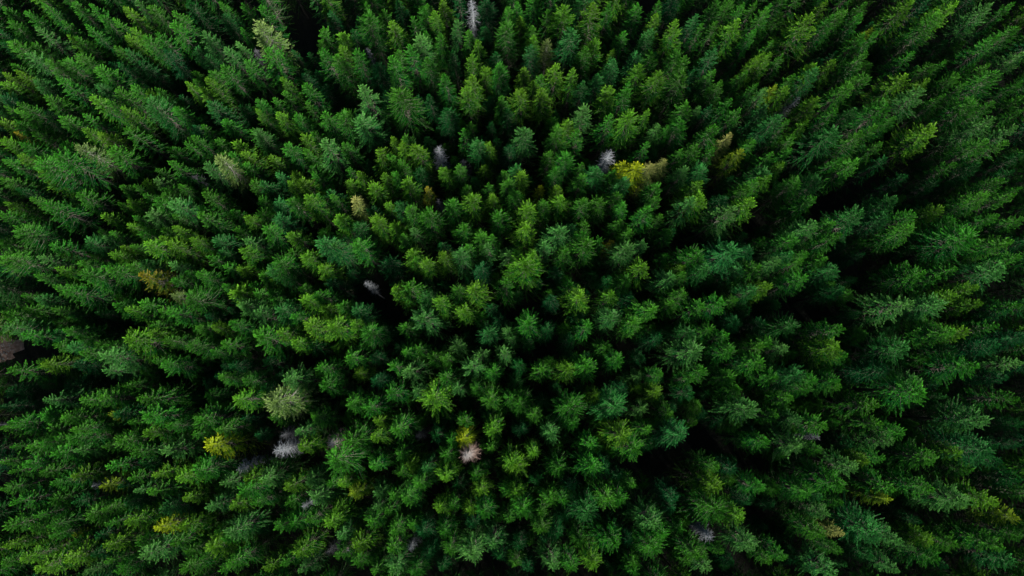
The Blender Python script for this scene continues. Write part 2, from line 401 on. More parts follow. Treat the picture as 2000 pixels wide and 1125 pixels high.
# ---------------------------------------------------------------- the trees seen in the photograph: x, y of the tip, kind of foliage and size
DATA = """
50,25,G2 17,43,G2 67,53,S3 20,83,G2 50,103,S3 7,13,G2 0,60,D2 0,83,D2 80,7,G2 100,20,D2 120,43,G2 140,7,G2 177,7,G2 197,33,G2
167,50,G2 133,70,B2 147,73,G2 223,37,G2 240,15,B2 267,3,S2 257,55,B2 248,70,B2 290,10,G2 283,70,G2 307,63,G3 337,20,G3 337,48,G3 363,3,D4
397,63,S3 430,3,G2 437,30,D2 473,7,G2 383,97,T2 403,110,T2 440,93,S2 460,80,S2 437,130,G3 480,117,G2 380,137,G2 360,160,B2 377,157,G2 400,153,B2
393,173,B2 410,200,T3 340,207,G3 353,187,D2 437,230,G2 393,243,G2 380,247,D2 493,253,G2 423,273,G2 377,267,G2 363,277,G2 330,287,G2 460,277,B2 433,300,G2
427,310,P3 400,320,S2 377,343,N2 330,317,G3 290,180,B2 303,170,G2 257,167,G2 230,177,G2 190,167,T2 227,90,G2 243,97,T2 233,123,D2 150,103,G3 187,133,G3
110,153,G3 123,117,G2 70,157,T2 90,117,G2 60,87,G2 20,123,G2 30,140,B2 7,143,B2 0,160,B2 37,200,G3 87,187,G3 90,220,D2 173,183,B3 213,200,G2
230,213,B2 160,223,G2 120,230,G3 163,253,B2 193,260,B2 240,247,G3 287,200,T3 0,237,B2 27,257,O1 43,277,G3 0,273,B2 60,260,G2 33,240,G2 13,307,D2
3,313,G2 33,303,B2 83,313,G4 73,333,B2 110,297,G4 150,280,P2 213,293,G3 123,280,G2 0,347,G2 33,367,D2 233,363,G2 263,360,G2 283,353,B2 303,350,S2
317,367,G2 347,363,G2 307,330,G2 400,370,G2 447,300,G2 477,320,G2 473,297,B2 493,353,G2 10,207,G2 3,187,D2 30,213,G2 467,207,D2 320,97,D3 273,120,D2
213,120,D2 413,140,G2 507,13,G3 500,43,P4 520,90,G4 500,97,N2 550,150,B2 553,180,G2 533,190,G2 500,197,G2 503,213,B2 540,223,B2 593,143,D2 593,163,G3
600,200,G2 580,223,G2 633,217,G3 627,57,G2 627,80,G2 627,93,G3 663,63,B2 663,90,B2 663,107,G3 697,100,G2 717,97,W1 713,7,G2 717,33,G3 747,20,G2
767,37,B3 777,3,D2 807,33,G2 827,17,G2 863,3,B2 850,20,B2 893,40,S2 913,60,G2 917,3,W2 947,3,D2 990,13,G2 993,43,G2 820,70,S3 830,63,G2
800,90,G3 857,67,G2 933,80,B2 920,107,B2 950,133,B2 973,130,G2 867,147,G3 923,150,B3 910,167,B2 760,110,G3 777,100,G2 710,173,S4 777,173,G4 750,180,D2
837,187,D2 870,213,D3 980,190,G2 993,213,D2 667,220,G2 703,230,S4 680,217,G2 500,257,S2 590,263,B2 610,257,G2 557,280,G3 633,273,S4 593,293,G2 673,280,G2
527,303,B2 607,323,G2 767,267,B2 790,263,G3 737,290,B3 810,283,B2 853,287,W2 783,280,B2 907,253,G2 933,277,T3 953,283,B2 947,320,B1 867,327,B2 893,323,G2
907,313,N1 767,307,G2 780,317,G2 680,327,G2 700,337,B2 680,353,B2 747,340,B2 773,333,G2 790,350,B2 817,333,D2 830,363,O1 727,360,B2 573,337,B2 587,353,B2
563,357,B2 543,337,T2 510,353,T2 643,370,T2 910,363,G2 953,360,G2 983,333,G2 993,353,G2 967,100,D2 687,60,D2 733,127,D2 883,100,D2 833,110,G2 700,33,D2
643,20,D2 993,283,D2 613,337,G2 833,10,G2 760,300,G2 1100,10,B3 1017,33,B1 1007,3,G2 1043,50,G2 1043,67,B2 1037,90,T2 1067,77,P1 1110,53,T3 1070,17,G2
1160,7,B4 1187,7,G2 1163,77,B2 1143,90,G3 1200,97,B1 1197,117,T2 1220,63,G2 1247,10,G2 1280,27,B2 1270,57,T2 1327,40,B3 1360,27,T2 1370,47,G2 1290,3,G2
1403,3,G2 1427,3,G2 1450,7,G2 1447,30,B3 1477,3,G2 1473,57,G2 1400,43,G2 1497,17,G2 1273,100,G2 1327,103,G2 1340,110,G2 1243,110,T2 1233,113,N1 1250,130,B2
1287,140,B3 1297,170,B1 1333,143,G3 1353,137,D2 1397,97,T2 1397,133,G2 1410,157,G2 1493,103,B2 1480,110,B2 1457,137,G2 1477,163,G2 1497,173,S2 1023,133,B2 1057,143,G2
1087,127,B3 1120,133,B2 1040,160,B2 1020,170,B3 1063,177,B3 1140,157,T2 1167,143,T2 1193,167,B3 1227,160,G2 1223,173,G2 1143,210,S2 1267,213,B2 1343,200,G2 1370,207,S1
1390,207,D2 1430,193,G3 1020,250,S3 1107,240,B3 1127,253,G3 1090,253,G2 1107,302,G2 1073,297,G2 1087,330,G2 1137,317,G2 1137,343,G2 1163,333,T2 1233,223,B4 1193,227,G3
1290,243,S2 1303,247,G2 1333,237,G2 1263,277,G2 1187,297,W3 1217,320,Y2 1247,322,Y3 1277,318,Z2 1300,315,Z2 1333,293,G2 1393,247,G3 1430,257,Z2 1397,287,G2 1360,287,G3
1447,290,V2 1477,273,G2 1340,327,S2 1373,330,T2 1367,353,B3 1283,363,G2 1220,353,T2 1017,337,B2 1003,327,T2 1053,363,Y1 1093,363,B2 1480,350,G2 1497,333,T2 1200,330,G2
1497,247,D2 1443,213,G2 1493,207,T2 1463,363,G2 1507,10,G2 1527,27,G2 1510,77,G2 1617,3,B2 1587,33,B4 1647,20,G2 1680,27,G2 1700,52,V1 1713,60,G2 1693,3,G2
1780,3,B3 1863,3,B4 1937,7,S4 1980,3,G2 1983,60,G2 1693,100,G3 1627,117,B2 1597,133,T2 1590,123,B2 1530,107,G2 1507,103,B2 1550,147,G2 1513,167,V2 1537,170,B2
1560,193,W1 1597,190,B2 1657,167,G3 1693,147,G2 1670,152,G2 1673,210,T2 1637,213,G3 1790,100,G3 1820,127,G2 1773,147,B3 1817,153,B2 1873,143,G2 1890,163,G3 1933,123,G2
1943,147,G3 1997,103,S3 1997,157,G2 1800,180,S3 1997,187,G2 1733,200,G3 1747,227,G2 1910,203,G3 1873,207,N1 1940,227,S4 1990,247,S3 1833,250,B4 1930,270,G3 1520,233,T3
1543,233,G2 1577,237,B2 1630,257,T4 1553,263,G2 1690,263,G3 1713,247,G2 1720,277,G2 1670,310,G3 1640,310,G2 1507,343,B2 1510,300,G2 1543,290,G2 1557,350,G2 1600,350,T2
1767,343,D3 1957,350,G3 1993,367,G2 1997,213,G2 1943,200,G2 1997,300,D2 1733,310,D2 1847,120,G2 1903,123,G2 1953,70,G3 1533,317,B2 1867,317,G2 1837,350,D2 1913,317,D2
1967,277,G2 1983,333,D2 1847,187,G2 1627,30,G2 1693,67,G2 1833,33,G3 7,395,B2 0,418,G2 80,395,G4 57,388,G2 33,442,G3 0,455,D2 0,472,G2 7,498,G3
77,502,S3 97,475,G3 117,498,G2 0,522,D3 110,525,B3 137,505,D2 147,378,G3 197,418,B3 230,398,G2 247,392,B2 263,422,G2 287,415,S3 250,438,B2 277,452,G2
190,452,G2 213,452,G2 200,462,S2 170,472,T2 217,492,B3 233,482,B2 257,478,G2 290,472,B3 313,465,B2 253,518,G2 273,512,T2 280,378,G2 303,392,G2 320,378,G2
337,392,S3 340,418,G2 317,445,G2 337,445,B2 327,478,B3 370,465,B2 387,422,G3 390,405,G2 397,378,G3 417,465,T2 410,502,G3 430,492,T2 453,412,G2 477,422,B3
460,448,G2 480,465,S3 467,485,B3 437,518,G2 467,525,B2 330,515,S2 363,532,G2 383,535,G3 337,548,G2 200,518,G2 207,528,G3 163,532,G3 270,535,O3 307,535,W1
70,538,G3 107,562,G2 123,562,G3 40,578,G2 73,582,T2 47,602,G3 100,605,G2 7,605,G4 0,632,S3 220,592,G3 243,605,B2 273,592,G3 310,605,G2 337,572,P2
337,605,G3 373,582,G3 453,568,B3 433,558,G2 473,598,S3 490,555,G2 400,615,D2 387,638,G2 413,638,B2 447,632,G3 493,648,G2 433,668,G3 367,672,G3 320,665,G2
297,635,G2 247,662,B4 290,648,B2 127,645,G3 150,658,G2 40,652,G3 103,652,D2 103,675,G2 137,678,T2 183,672,G2 200,675,G2 160,688,G3 200,698,S3 203,722,S3
313,712,G3 300,705,G2 83,702,B3 70,708,G2 20,725,G3 147,712,D2 427,738,G2 447,712,D2 477,742,G2 137,615,D2 153,508,G2 453,582,D2 413,688,G2 507,388,G2
537,395,T2 563,388,G2 593,385,B3 613,382,G2 647,382,G2 683,392,Z2 657,418,B2 693,435,T3 727,408,D2 753,398,B2 733,428,B3 763,438,B2 780,395,T2 797,408,G3
807,448,S2 783,458,G2 833,412,G3 857,388,N1 883,392,G3 920,382,B3 963,382,B2 977,422,G3 903,438,G3 940,458,G2 960,462,G2 863,475,D2 910,482,G2 897,492,S3
863,498,B3 950,478,S2 990,492,S3 940,522,D2 800,488,B3 827,508,B2 810,505,G2 750,512,D3 693,475,G3 633,468,T4 650,475,S3 567,455,B3 510,415,G2 540,425,T2
517,445,G3 567,488,G2 547,508,G3 597,498,B3 623,518,B2 527,525,T2 510,535,G2 527,545,B1 500,572,G2 523,572,G2 583,562,G2 593,582,B2 617,575,G2 713,555,W1
770,565,B3 797,558,G4 833,578,T2 857,588,B3 827,612,S4 893,565,G2 927,568,B3 903,602,B3 957,598,D2 980,555,G3 633,602,B2 667,595,G2 690,605,T3 540,605,T3
500,612,S3 570,618,G2 600,632,B3 643,632,B4 687,632,B2 713,642,G2 750,645,D2 787,638,G3 950,645,T3 993,642,S2 507,652,G4 543,648,B2 570,665,B3 607,675,D2
683,695,G4 727,695,D2 697,728,B2 627,715,G3 767,715,G2 797,722,S3 733,742,D2 790,685,G2 817,678,G2 893,672,S3 843,698,G2 870,698,G2 920,715,S3 937,692,S2
960,725,G3 983,688,S3 867,735,G3 557,738,S3 633,745,G3 517,708,D2 533,588,G2 643,548,D2 1007,378,G2 1037,402,B3 1063,395,G2 1097,382,B3 1140,392,G3 1173,388,G3
1220,398,G2 1207,378,G2 1267,412,G3 1283,382,G2 1290,422,G2 1213,428,G2 1233,448,G2 1367,382,B3 1353,388,S3 1430,402,S4 1467,388,B3 1413,388,D2 1030,438,B3 1087,445,S3
1117,438,T2 1143,435,G2 1140,455,G2 1063,472,S2 1107,488,G2 1143,475,G3 1173,468,G2 1193,468,O1 1227,482,S3 1257,472,S2 1040,492,B3 1020,518,B4 1010,492,G2 1087,528,D2
1257,518,B3 1223,545,G2 1190,542,D2 1307,452,G2 1300,498,G2 1333,518,B2 1320,535,S3 1337,535,G2 1337,572,G3 1310,592,G2 1197,575,B3 1233,578,D2 1113,552,G2 1130,572,B4
1077,582,D2 1200,618,S3 1243,628,G3 1277,595,G4 1147,635,G3 1037,632,G4 1070,642,D2 1113,662,D2 1183,675,G3 1207,702,G3 1147,715,G3 1110,722,B3 1060,722,G3 1013,712,D2
1247,732,S3 1290,732,G2 1360,682,S4 1377,725,G3 1353,738,G2 1407,585,G3 1377,522,T3 1433,482,T4 1367,495,G3 1447,522,T2 1483,522,G3 1497,552,B2 1473,565,T2 1437,582,G2
1393,642,G3 1420,652,G2 1430,682,G3 1440,625,D2 1487,675,G3 1493,628,D2 1347,648,T2 1287,658,D2 1493,708,G3 1000,658,S2 1030,665,D2 1430,738,G2 1467,485,D2 1253,695,D2
1453,708,D2 1373,595,G3 1590,382,G4 1583,435,S4 1553,465,G2 1550,492,T2 1577,492,G2 1567,508,G2 1527,508,S2 1580,542,G3 1507,555,B3 1630,432,G3 1640,458,G3 1613,505,G2
1633,522,T3 1640,562,D3 1693,418,T4 1743,388,T4 1733,425,T2 1787,418,G3 1787,448,G4 1837,405,B4 1867,428,G3 1933,382,G4 1983,378,G3 1900,462,G4 1973,468,G4 1997,472,D3
1810,532,G4 1870,522,G3 1963,525,S4 1913,562,B3 1867,578,B3 1923,592,B2 1783,588,S4 1840,598,S4 1997,588,G3 1863,645,G4 1890,648,B2 1950,638,G3 1997,502,G3 1770,682,T4
1943,675,D3 1910,715,G4 1993,708,S3 1637,642,G4 1550,632,T3 1537,678,S3 1633,685,B4 1657,692,G3 1563,738,T3 1643,742,G3 1517,742,G3 1800,745,S3 1733,718,D3 1833,542,G2
1997,425,G3 1997,658,D3 1967,735,D3 1593,742,G2 1687,495,D2 1973,608,D3 1867,682,D2 1507,665,G2 1950,418,G2 87,780,S3 157,780,G2 193,773,G3 270,780,G4 240,753,G2
10,827,G4 83,810,G2 127,820,G3 143,833,G3 100,840,G2 130,857,G2 213,813,V1 227,810,D3 253,827,G2 287,813,G4 283,847,B3 323,833,G3 380,823,G4 457,780,B3
403,770,G2 317,883,S3 257,887,G3 233,860,G3 203,873,G2 23,873,G2 53,873,G2 80,867,G2 107,860,G2 143,883,S2 103,890,G3 47,910,G3 20,923,G2 3,903,G2
103,943,G3 147,930,B2 177,947,W1 200,947,V2 207,913,G3 300,927,B2 280,910,D2 253,937,G2 343,937,B3 387,920,G3 403,873,Y3 467,913,W2 433,943,S3 480,937,B3
263,960,S2 293,963,G3 357,977,B2 407,993,S3 450,990,B2 27,980,G3 3,950,G2 107,977,G2 143,983,D2 203,997,G2 320,997,T2 247,983,D2 67,1007,G2 7,1027,G3
90,1030,G3 60,1037,G2 140,1043,V1 167,1003,G2 207,1023,G2 243,1027,B3 303,1037,Y2 353,1033,B3 447,1037,S3 333,1057,G3 407,1070,B3 420,1043,G2 207,1070,B3 187,1050,D2
273,1090,S3 270,1060,G2 7,1070,B2 40,1093,B2 67,1107,B3 123,1100,B3 7,1103,G2 140,1063,G2 100,1050,G2 230,1110,G3 207,1100,G2 160,1120,S2 363,1117,G3 447,1103,G3
393,1090,G2 363,1077,G2 437,1057,G2 480,963,G3 133,753,D2 17,767,D2 0,833,N1 420,840,G3 377,847,G2 183,1083,D2 430,1117,G2 0,793,D2 473,817,D2 233,950,D2
493,983,G2 497,850,D2 83,923,G2 117,803,D2 527,783,P4 530,813,G3 577,843,S2 533,877,W3 550,850,N2 587,877,B3 607,820,G3 643,863,R3 687,860,G3 650,897,G4
717,797,G3 687,787,G2 633,757,G3 760,767,G3 737,820,B2 727,857,B2 773,830,G4 810,763,S2 847,777,B4 893,757,S2 930,757,G2 960,780,G3 997,777,G2 907,823,G2
963,837,B3 907,857,Y2 877,860,G2 913,893,R3 870,890,G2 957,873,G2 727,910,G3 797,907,B2 830,913,T2 777,927,G2 780,887,G2 867,930,B3 817,943,G3 560,950,B2
600,940,S2 510,930,S4 640,947,G2 667,947,B2 700,943,B1 687,967,V2 590,987,W1 560,983,G2 613,973,S3 650,997,B2 643,1017,B3 737,963,S2 733,993,S2 720,1023,G3
757,1000,G2 790,977,G3 767,967,G2 857,997,B2 883,990,G2 917,997,B2 950,997,G3 937,960,B2 997,900,B3 993,963,G2 993,1017,G2 597,1020,G2 567,1027,G2 667,1050,S2
573,1077,B3 640,1077,N1 700,1063,B3 657,1087,G2 677,1077,N1 760,1077,G3 800,1070,W1 800,1030,G2 770,1037,G2 823,1043,D2 877,1077,G2 917,1080,S4 963,1067,S3 520,1110,B2
553,1103,G2 583,1120,S2 697,1097,G2 763,1113,S3 810,1120,G2 817,850,N1 867,1040,G2 893,947,D2 923,930,G2 920,1023,D2 833,1083,D2 507,1037,D2 500,977,D2 860,1113,D2
513,760,D2 977,1090,D2 730,1117,G2 850,850,D2 540,1033,G2 1110,797,G3 1163,773,B2 1043,813,G2 1120,827,G2 1073,847,S3 1043,883,B2 1007,907,B3 1093,917,G3 1153,870,G3
1157,917,G4 1213,850,B3 1197,783,T4 1257,800,S3 1287,767,B3 1250,757,B2 1267,837,G3 1333,850,T4 1313,807,G2 1243,883,G3 1443,763,G3 1463,803,S4 1497,867,G3 1400,913,G3
1437,917,D3 1393,950,B3 1407,997,G4 1450,1013,B3 1490,957,G3 1237,947,G2 1187,980,G3 1217,977,G2 1150,1007,T3 1283,1020,S4 1317,967,D3 1313,997,D2 1007,963,B2 1027,993,G3
1060,1003,G2 1057,1033,G3 1077,973,G2 1100,980,G2 1117,950,D2 1050,940,D2 1200,1060,G4 1137,1057,G2 1087,1043,D2 1167,1100,B3 1077,1103,S3 1117,1110,G2 1240,1100,G2 1280,1077,G3
1360,1077,G3 1347,1103,G2 1373,1087,G2 1393,1050,W2 1477,1070,S3 1410,1077,G2 1383,1113,S3 1240,1120,G2 1330,1037,G2 1300,1047,G2 1013,1067,D2 1010,1103,G2 1030,1113,D2 1180,913,D2
1017,840,D2 1213,930,D2 1227,1060,D2 1200,1033,D2 1467,983,D2 1107,1013,D2 1353,767,D2 1433,1103,D2 1017,790,G2 1217,760,D2 1547,777,G3 1563,817,S2 1520,813,G2 1617,830,G3
1570,870,S4 1600,877,G2 1603,857,W1 1710,793,G4 1720,830,G3 1760,840,G3 1747,863,S3 1810,757,G4 1927,823,S4 1827,897,G3 1877,887,B2 1930,880,T4 1990,777,G3 1957,900,D2
1997,937,D3 1677,917,S3 1700,903,B2 1637,940,G4 1577,967,G3 1607,970,T2 1747,947,G3 1820,953,G4 1737,977,V2 1890,980,S4 1947,980,B4 1997,1010,V3 1957,1067,G4 1977,1103,T3
1643,983,G2 1617,1007,S3 1610,1040,G3 1653,1047,Z2 1713,1043,T4 1760,1057,S3 1830,1060,B3 1830,1090,G3 1787,1073,S2 1867,1067,G2 1797,1020,D2 1633,1120,S4 1517,957,G2 1533,1090,G2
1643,1080,G2 1760,1117,S2 1997,1043,G2 1507,1097,G2 1730,897,G2 1950,873,D2 1997,830,D2 1997,870,D2 1900,923,G2 1707,1087,D2 1853,1107,D2 1580,757,G2 1643,753,G2
"""
OWN_TREES = [4,27,36,69,80,82,84,89,90,100,102,104,124,130,148,152,154,163,165,179,183,187,192,193,234,243,250,252,262,269,280,282,294,298,301,310,319,320,321,324,358,364,365,366,368,369,380,385,387,392,395,397,399,401,404,405,410,413,418,419,420,421,429,433,437,438,439,442,444,447,454,469,476,480,482,500,501,506,511,512,518,519,529,533,544,546,548,550,562,576,578,579,581,595,596,602,604,620,622,625,633,635,640,644,647,661,667,674,679,681,682,684,685,691,694,706,715,717,719,724,730,733,736,738,744,750,758,759,765,770,771,772,773,774,776,779,781,782,784,791,792,793,797,798,799,801,802,804,806,808,810,813,814,821,824,826,828,829,831,835,838,839,841,842,843,850,855,863,869,873,874,875,878,881,882,885,887,889,890,891,894,896,899,900,901,905,908,909,913,914,915,917,934,936,937,938,944,967,976,986,994,996,1005,1006,1011,1027,1034,1035,1036,1037,1038,1045,1047,1048,1051,1052,1056,1058,1059,1060,1063,1070,1073,1074,1077,1078,1082,1102,1105,1106,1109,1110,1111,1112,1113,1115,1117,1118,1120,1121,1123,1124,1126,1127,1129,1130,1132,1133,1135,1136,1138,1140,1141,1143,1145,1150,1156,1157]
SPECIAL = {
    56: ('faded spruce with bare pale limbs and a yellowish tip at upper left', 'faded pale-limbed spruce'),
    58: ('bare grey-brown dead tree just below left of the faded pale-limbed spruce', ''),
    92: ('small spruce with rusty orange tip at the left edge', 'orange-tipped spruce at left edge'),
    103: ('leaning faded spruce with a bare silvery top, near the left side', 'silvery-topped faded spruce'),
    129: ('large faded spruce with straw coloured limbs beside the upper left dark gap', 'large straw-coloured spruce'),
    131: ('grey bare dead tree half hidden under the large straw-coloured spruce', ''),
    150: ('small white bare dead tree among green spruces, left of the top middle', 'small white dead tree near the top'),
    162: ('tall white bare dead tree standing at the top edge', 'tall white dead tree'),
    202: ('white-grey bare dead tree rising from a dark hollow left of the centre top', 'white-grey dead tree in the hollow'),
    210: ('dim grey dead tree sunk in the hollow right of the white-grey dead tree', ''),
    220: ('slim orange-tipped spruce below the white-grey dead tree in the hollow', 'slim orange-tipped spruce, upper middle'),
    249: ('slim faded spruce with a straw-coloured tip, near the top middle', 'slim straw-tipped spruce'),
    278: ('dim blue-grey dead tree low between green spruces near the top', 'dim blue-grey dead tree'),
    326: ('silver-white dead tree with upright frosty branches left of the yellow spruces', 'silver-white dead tree'),
    327: ('pure yellow spruce just right of the silver-white dead tree', ''),
    328: ('broad yellow spruce with bare flank, second right of the silver-white dead tree', 'broad yellow spruce, upper right middle'),
    329: ('straw-coloured spruce just right of the broad yellow spruce', ''),
    330: ('tan spruce, last in the row of pale trees right of the yellow ones', 'tan spruce ending the yellow row'),
    333: ('tan-tipped broad spruce alone among green ones, upper right', 'tan-tipped spruce'),
    336: ('yellow-tipped spruce just below right of the tan-tipped broad spruce', ''),
    345: ('small yellow-tipped spruce below the green spruces above centre', 'small yellow-tipped spruce above centre'),
    361: ('slim yellow-topped spruce with a grey bare limb, near the top right', 'slim yellow-topped spruce, top right'),
    376: ('lime yellow spruce among green ones in the upper right', 'lime yellow spruce, upper right'),
    378: ('small dim blue-white dead tree deep in a gap, upper right', ''),
    400: ('dim brown dead tree between dark spruces near the right edge', 'dim brown dead tree'),
    502: ('broad spruce with a golden tip and a dark body, left side', 'golden-tipped spruce'),
    503: ('small white dead tree just right of the golden-tipped spruce', ''),
    517: ('spruce with bleached whitish top below right of the golden-tipped one', 'bleached-top spruce'),
    565: ('straw-yellow spruce among green ones left of the centre', 'straw-yellow spruce'),
    577: ('small brown dead tree above left of the centre', 'small brown dead tree'),
    615: ('small white dead tree in the dark gap left of the centre', 'white dead tree in the gap'),
    693: ('slim orange-tipped spruce right of the centre', 'orange-tipped spruce right of centre'),
    832: ('slim yellowish spruce tip above dark trees in the lower left', 'slim yellowish spruce, lower left'),
    856: ('small white dead tree touching a yellow-green spruce in the lower left', ''),
    857: ('yellow-green spruce just right of the small white dead tree, lower left', 'yellow-green spruce, lower left'),
    864: ('brilliant yellow spruce with spreading limbs, lower left', 'brilliant yellow spruce'),
    865: ('white-grey dead tree with combed bare branches, right of the brilliant yellow spruce', ''),
    884: ('slim yellow-tipped spruce near the bottom left corner', 'slim yellow-tipped spruce, bottom left'),
    888: ('small brilliant yellow spruce near the bottom left', 'small brilliant yellow spruce'),
    916: ('dim grey dead tree cut by the left edge', ''),
    928: ('very broad spruce with pale limbs spread like a fan, lower left middle', 'pale fan-limbed spruce'),
    931: ('large white bare dead tree with radiating branches, lower left middle', 'large white dead tree'),
    932: ('grey dead tree just above right of the large white bare dead tree', ''),
    935: ('pinkish grey dead tree with fine twigs, right of the large white one', 'pinkish grey dead tree'),
    953: ('yellow spruce touching the rosy dead tree from above', ''),
    955: ('round rosy-brown dead tree with white centre and radiating twigs, lower middle', 'round rosy dead tree'),
    971: ('small yellow-topped spruce in the lower middle left', 'yellow-topped spruce, lower middle'),
    972: ('tiny bluish white dead tree in the lower left middle', ''),
    995: ('dim thin dead tree near the bottom, left one of a close pair', ''),
    998: ('dim thin dead tree near the bottom, right one of a close pair', ''),
    1000: ('small white dead tree alone in a dark hollow at the bottom middle', 'white dead tree, bottom middle'),
    1013: ('dim grey dead tree in the dark gap left of the round rosy dead tree', 'dim grey dead tree, lower middle'),
    1081: ('white dead tree with crooked bare limbs near the bottom right', 'crooked white dead tree'),
    1108: ('dim grey dead stub behind a broad pale spruce on the right', 'dim grey stub, lower right'),
    1128: ('small yellow-tipped spruce between dark ones, lower right', 'small yellow-tipped spruce, lower right'),
    1131: ('broad yellow-tipped spruce cut by the right edge', 'yellow-tipped spruce at right edge'),
    1137: ('faded straw spruce between dark green ones near the bottom right', 'faded straw spruce, bottom right'),
    1114: ('very broad pale spruce with long fanned limbs, largest near the right edge', 'largest pale fanned spruce'),
    790: ('very broad pale spruce with silvery limb streaks, right of the right-hand gap', 'silver-streaked spruce'),
    786: ('very broad grey-green spruce with bare ribbed limbs near the right edge', 'grey-green ribbed spruce'),
    408: ('very broad frosty blue-green spruce in the upper right', 'frosty blue-green spruce'),
    403: ('large vivid green spruce with a bright tip above the right-hand shadow', 'vivid bright-tipped spruce'),
    597: ('large frosty sage-green spruce left of the centre', 'frosty sage-green spruce'),
    697: ('very broad bright spruce with long downward limbs at the centre', 'long-limbed bright spruce'),
    713: ('very broad round bright spruce below right of the centre', 'round bright spruce'),
    946: ('very broad bright star-shaped spruce in the lower middle', 'star-shaped bright spruce'),
    735: ('round dark teal spruce beside the dark gap on the right', 'round dark teal spruce'),
    1043: ('large round bluish spruce below right of centre', 'large round bluish spruce'),
    180: ('very broad dark-limbed green spruce standing free in the upper middle', 'free-standing dark-limbed spruce'),
}
PLACES = [(10, 680, 'brown clearing'), (1345, 450, 'dark gap right of centre'), (600, 70, 'dark gap at upper left'), (740, 600, 'dark gap left of centre'), (1560, 605, 'dark opening on the right'), (1310, 890, 'dark opening, lower right middle'), (1990, 5, 'top right corner'), (1990, 1120, 'bottom right corner'), (10, 1120, 'bottom left corner'), (10, 5, 'top left corner'), (1500, 5, 'top edge, right-hand part'), (1690, 360, 'shadowed hollow, upper right')]
TROUGHS = [([(440,0),(390,110),(345,180),(310,280),(230,370),(150,450),(60,560),(0,600)],30),([(0,755),(130,745),(350,740),(480,850),(560,800),(700,700),(760,640),(900,650),(1050,680)],28),([(480,850),(520,980),(500,1060)],24),([(1290,480),(1350,450),(1480,430),(1600,400),(1700,360),(1900,420)],30),([(1180,660),(1230,700),(1300,860),(1380,900),(1500,950)],28),([(1500,620),(1640,600),(1640,530),(1690,480)],25)]
PHOTO_GAPS = [(600,70,38),(1350,450,38),(1430,438,28),(1560,605,42),(1310,885,42),(738,597,38),(8,682,46),(345,170,22),(300,290,26),(1650,380,32),(1720,370,30),(700,700,24),(860,650,24),(1045,680,22),(500,850,22),(620,700,22)]
GAP_LIST = [(75,530,4,2.4),(690,600,4,2.4),(780,640,4,2.4),(860,640,4,2.4),(620,710,4,2.4),(560,800,4,2.4),(500,830,4,2.4),(1045,680,4,2.4),(800,230,4,2.4),(730,270,4,2.4),(1720,360,4,2.4),(1290,680,4,2.4),(1270,900,4,2.4),(1380,860,4,2.4),(520,990,4,2.4),(500,1040,4,2.4),(600,770,4,2.4),(1100,330,4,2.4),(1900,400,4,2.4),(1800,1010,4,2.4),(480,460,4,2.4),(265,310,4,2.4),(900,300,4,2.4),(1420,240,4,2.4),(600,50,5,4),(600,115,5,3.5),(440,25,3,3),(395,100,3,3),(350,180,3,3.5),(318,255,3,3),(280,320,3,3),(215,395,3,2.5),(150,470,3,2.5),(1650,240,3,3),(1690,360,3,4),(1600,400,3,3),(1960,600,3,3),(1780,620,3,2),(520,420,4,2.5),(620,690,4,2.5),(430,620,4,2.5),(500,860,4,2.5),(380,740,4,2.5),(735,585,5,4),(700,700,5,2.5),(1345,450,5,4),(1400,420,5,3.5),(1480,420,5,3),(1560,600,5,4),(1310,885,5,4),(1150,300,7,3),(1010,130,7,2.5),(1160,670,5,3),(1240,690,5,3),(850,850,5,2.5),(1640,530,5,3),(30,682,0,5),(60,682,0,4),(90,686,0,3)]


# ---------------------------------------------------------------- where the trees stand
def tag(o, label, cat, group=None):
    o["label"] = label
    o["category"] = cat
    if group:
        o["group"] = group


def on_plane(px, py, z):
    """The point at height z that the camera sees at pixel (px, py) of the 2000 x 1125 photograph."""
    d = np.array([(px - 1000) / 1333.33, (562.5 - py) / 1333.33, -1.0])
    c, s = math.cos(TILT), math.sin(TILT)
    d = np.array([d[0], c * d[1] - s * d[2], s * d[1] + c * d[2]])
    k = (z - CAM_H) / d[2]
    return d[0] * k, d[1] * k


TREES = []
for tok in DATA.split():
    x, y, c = tok.split(",")
    TREES.append((int(x), int(y), c[0], int(c[1])))

NV = len(STYLES)
HEIGHT = {1: 17.8, 2: 20.5, 3: 22.3, 4: 23.5}
WIDTH = {1: 0.63, 2: 0.84, 3: 1.03, 4: 1.28}


def in_trough(px, py):
    """Whether the tip stands in one of the hollows of the stand, where the trees are lower."""
    for line, wd in TROUGHS:
        for (ax, ay), (bx, by) in zip(line, line[1:]):
            t = ((px - ax) * (bx - ax) + (py - ay) * (by - ay)) / ((bx - ax) ** 2 + (by - ay) ** 2)
            t = min(1, max(0, t))
            if (ax + t * (bx - ax) - px) ** 2 + (ay + t * (by - ay) - py) ** 2 < wd * wd:
                return True
    return False


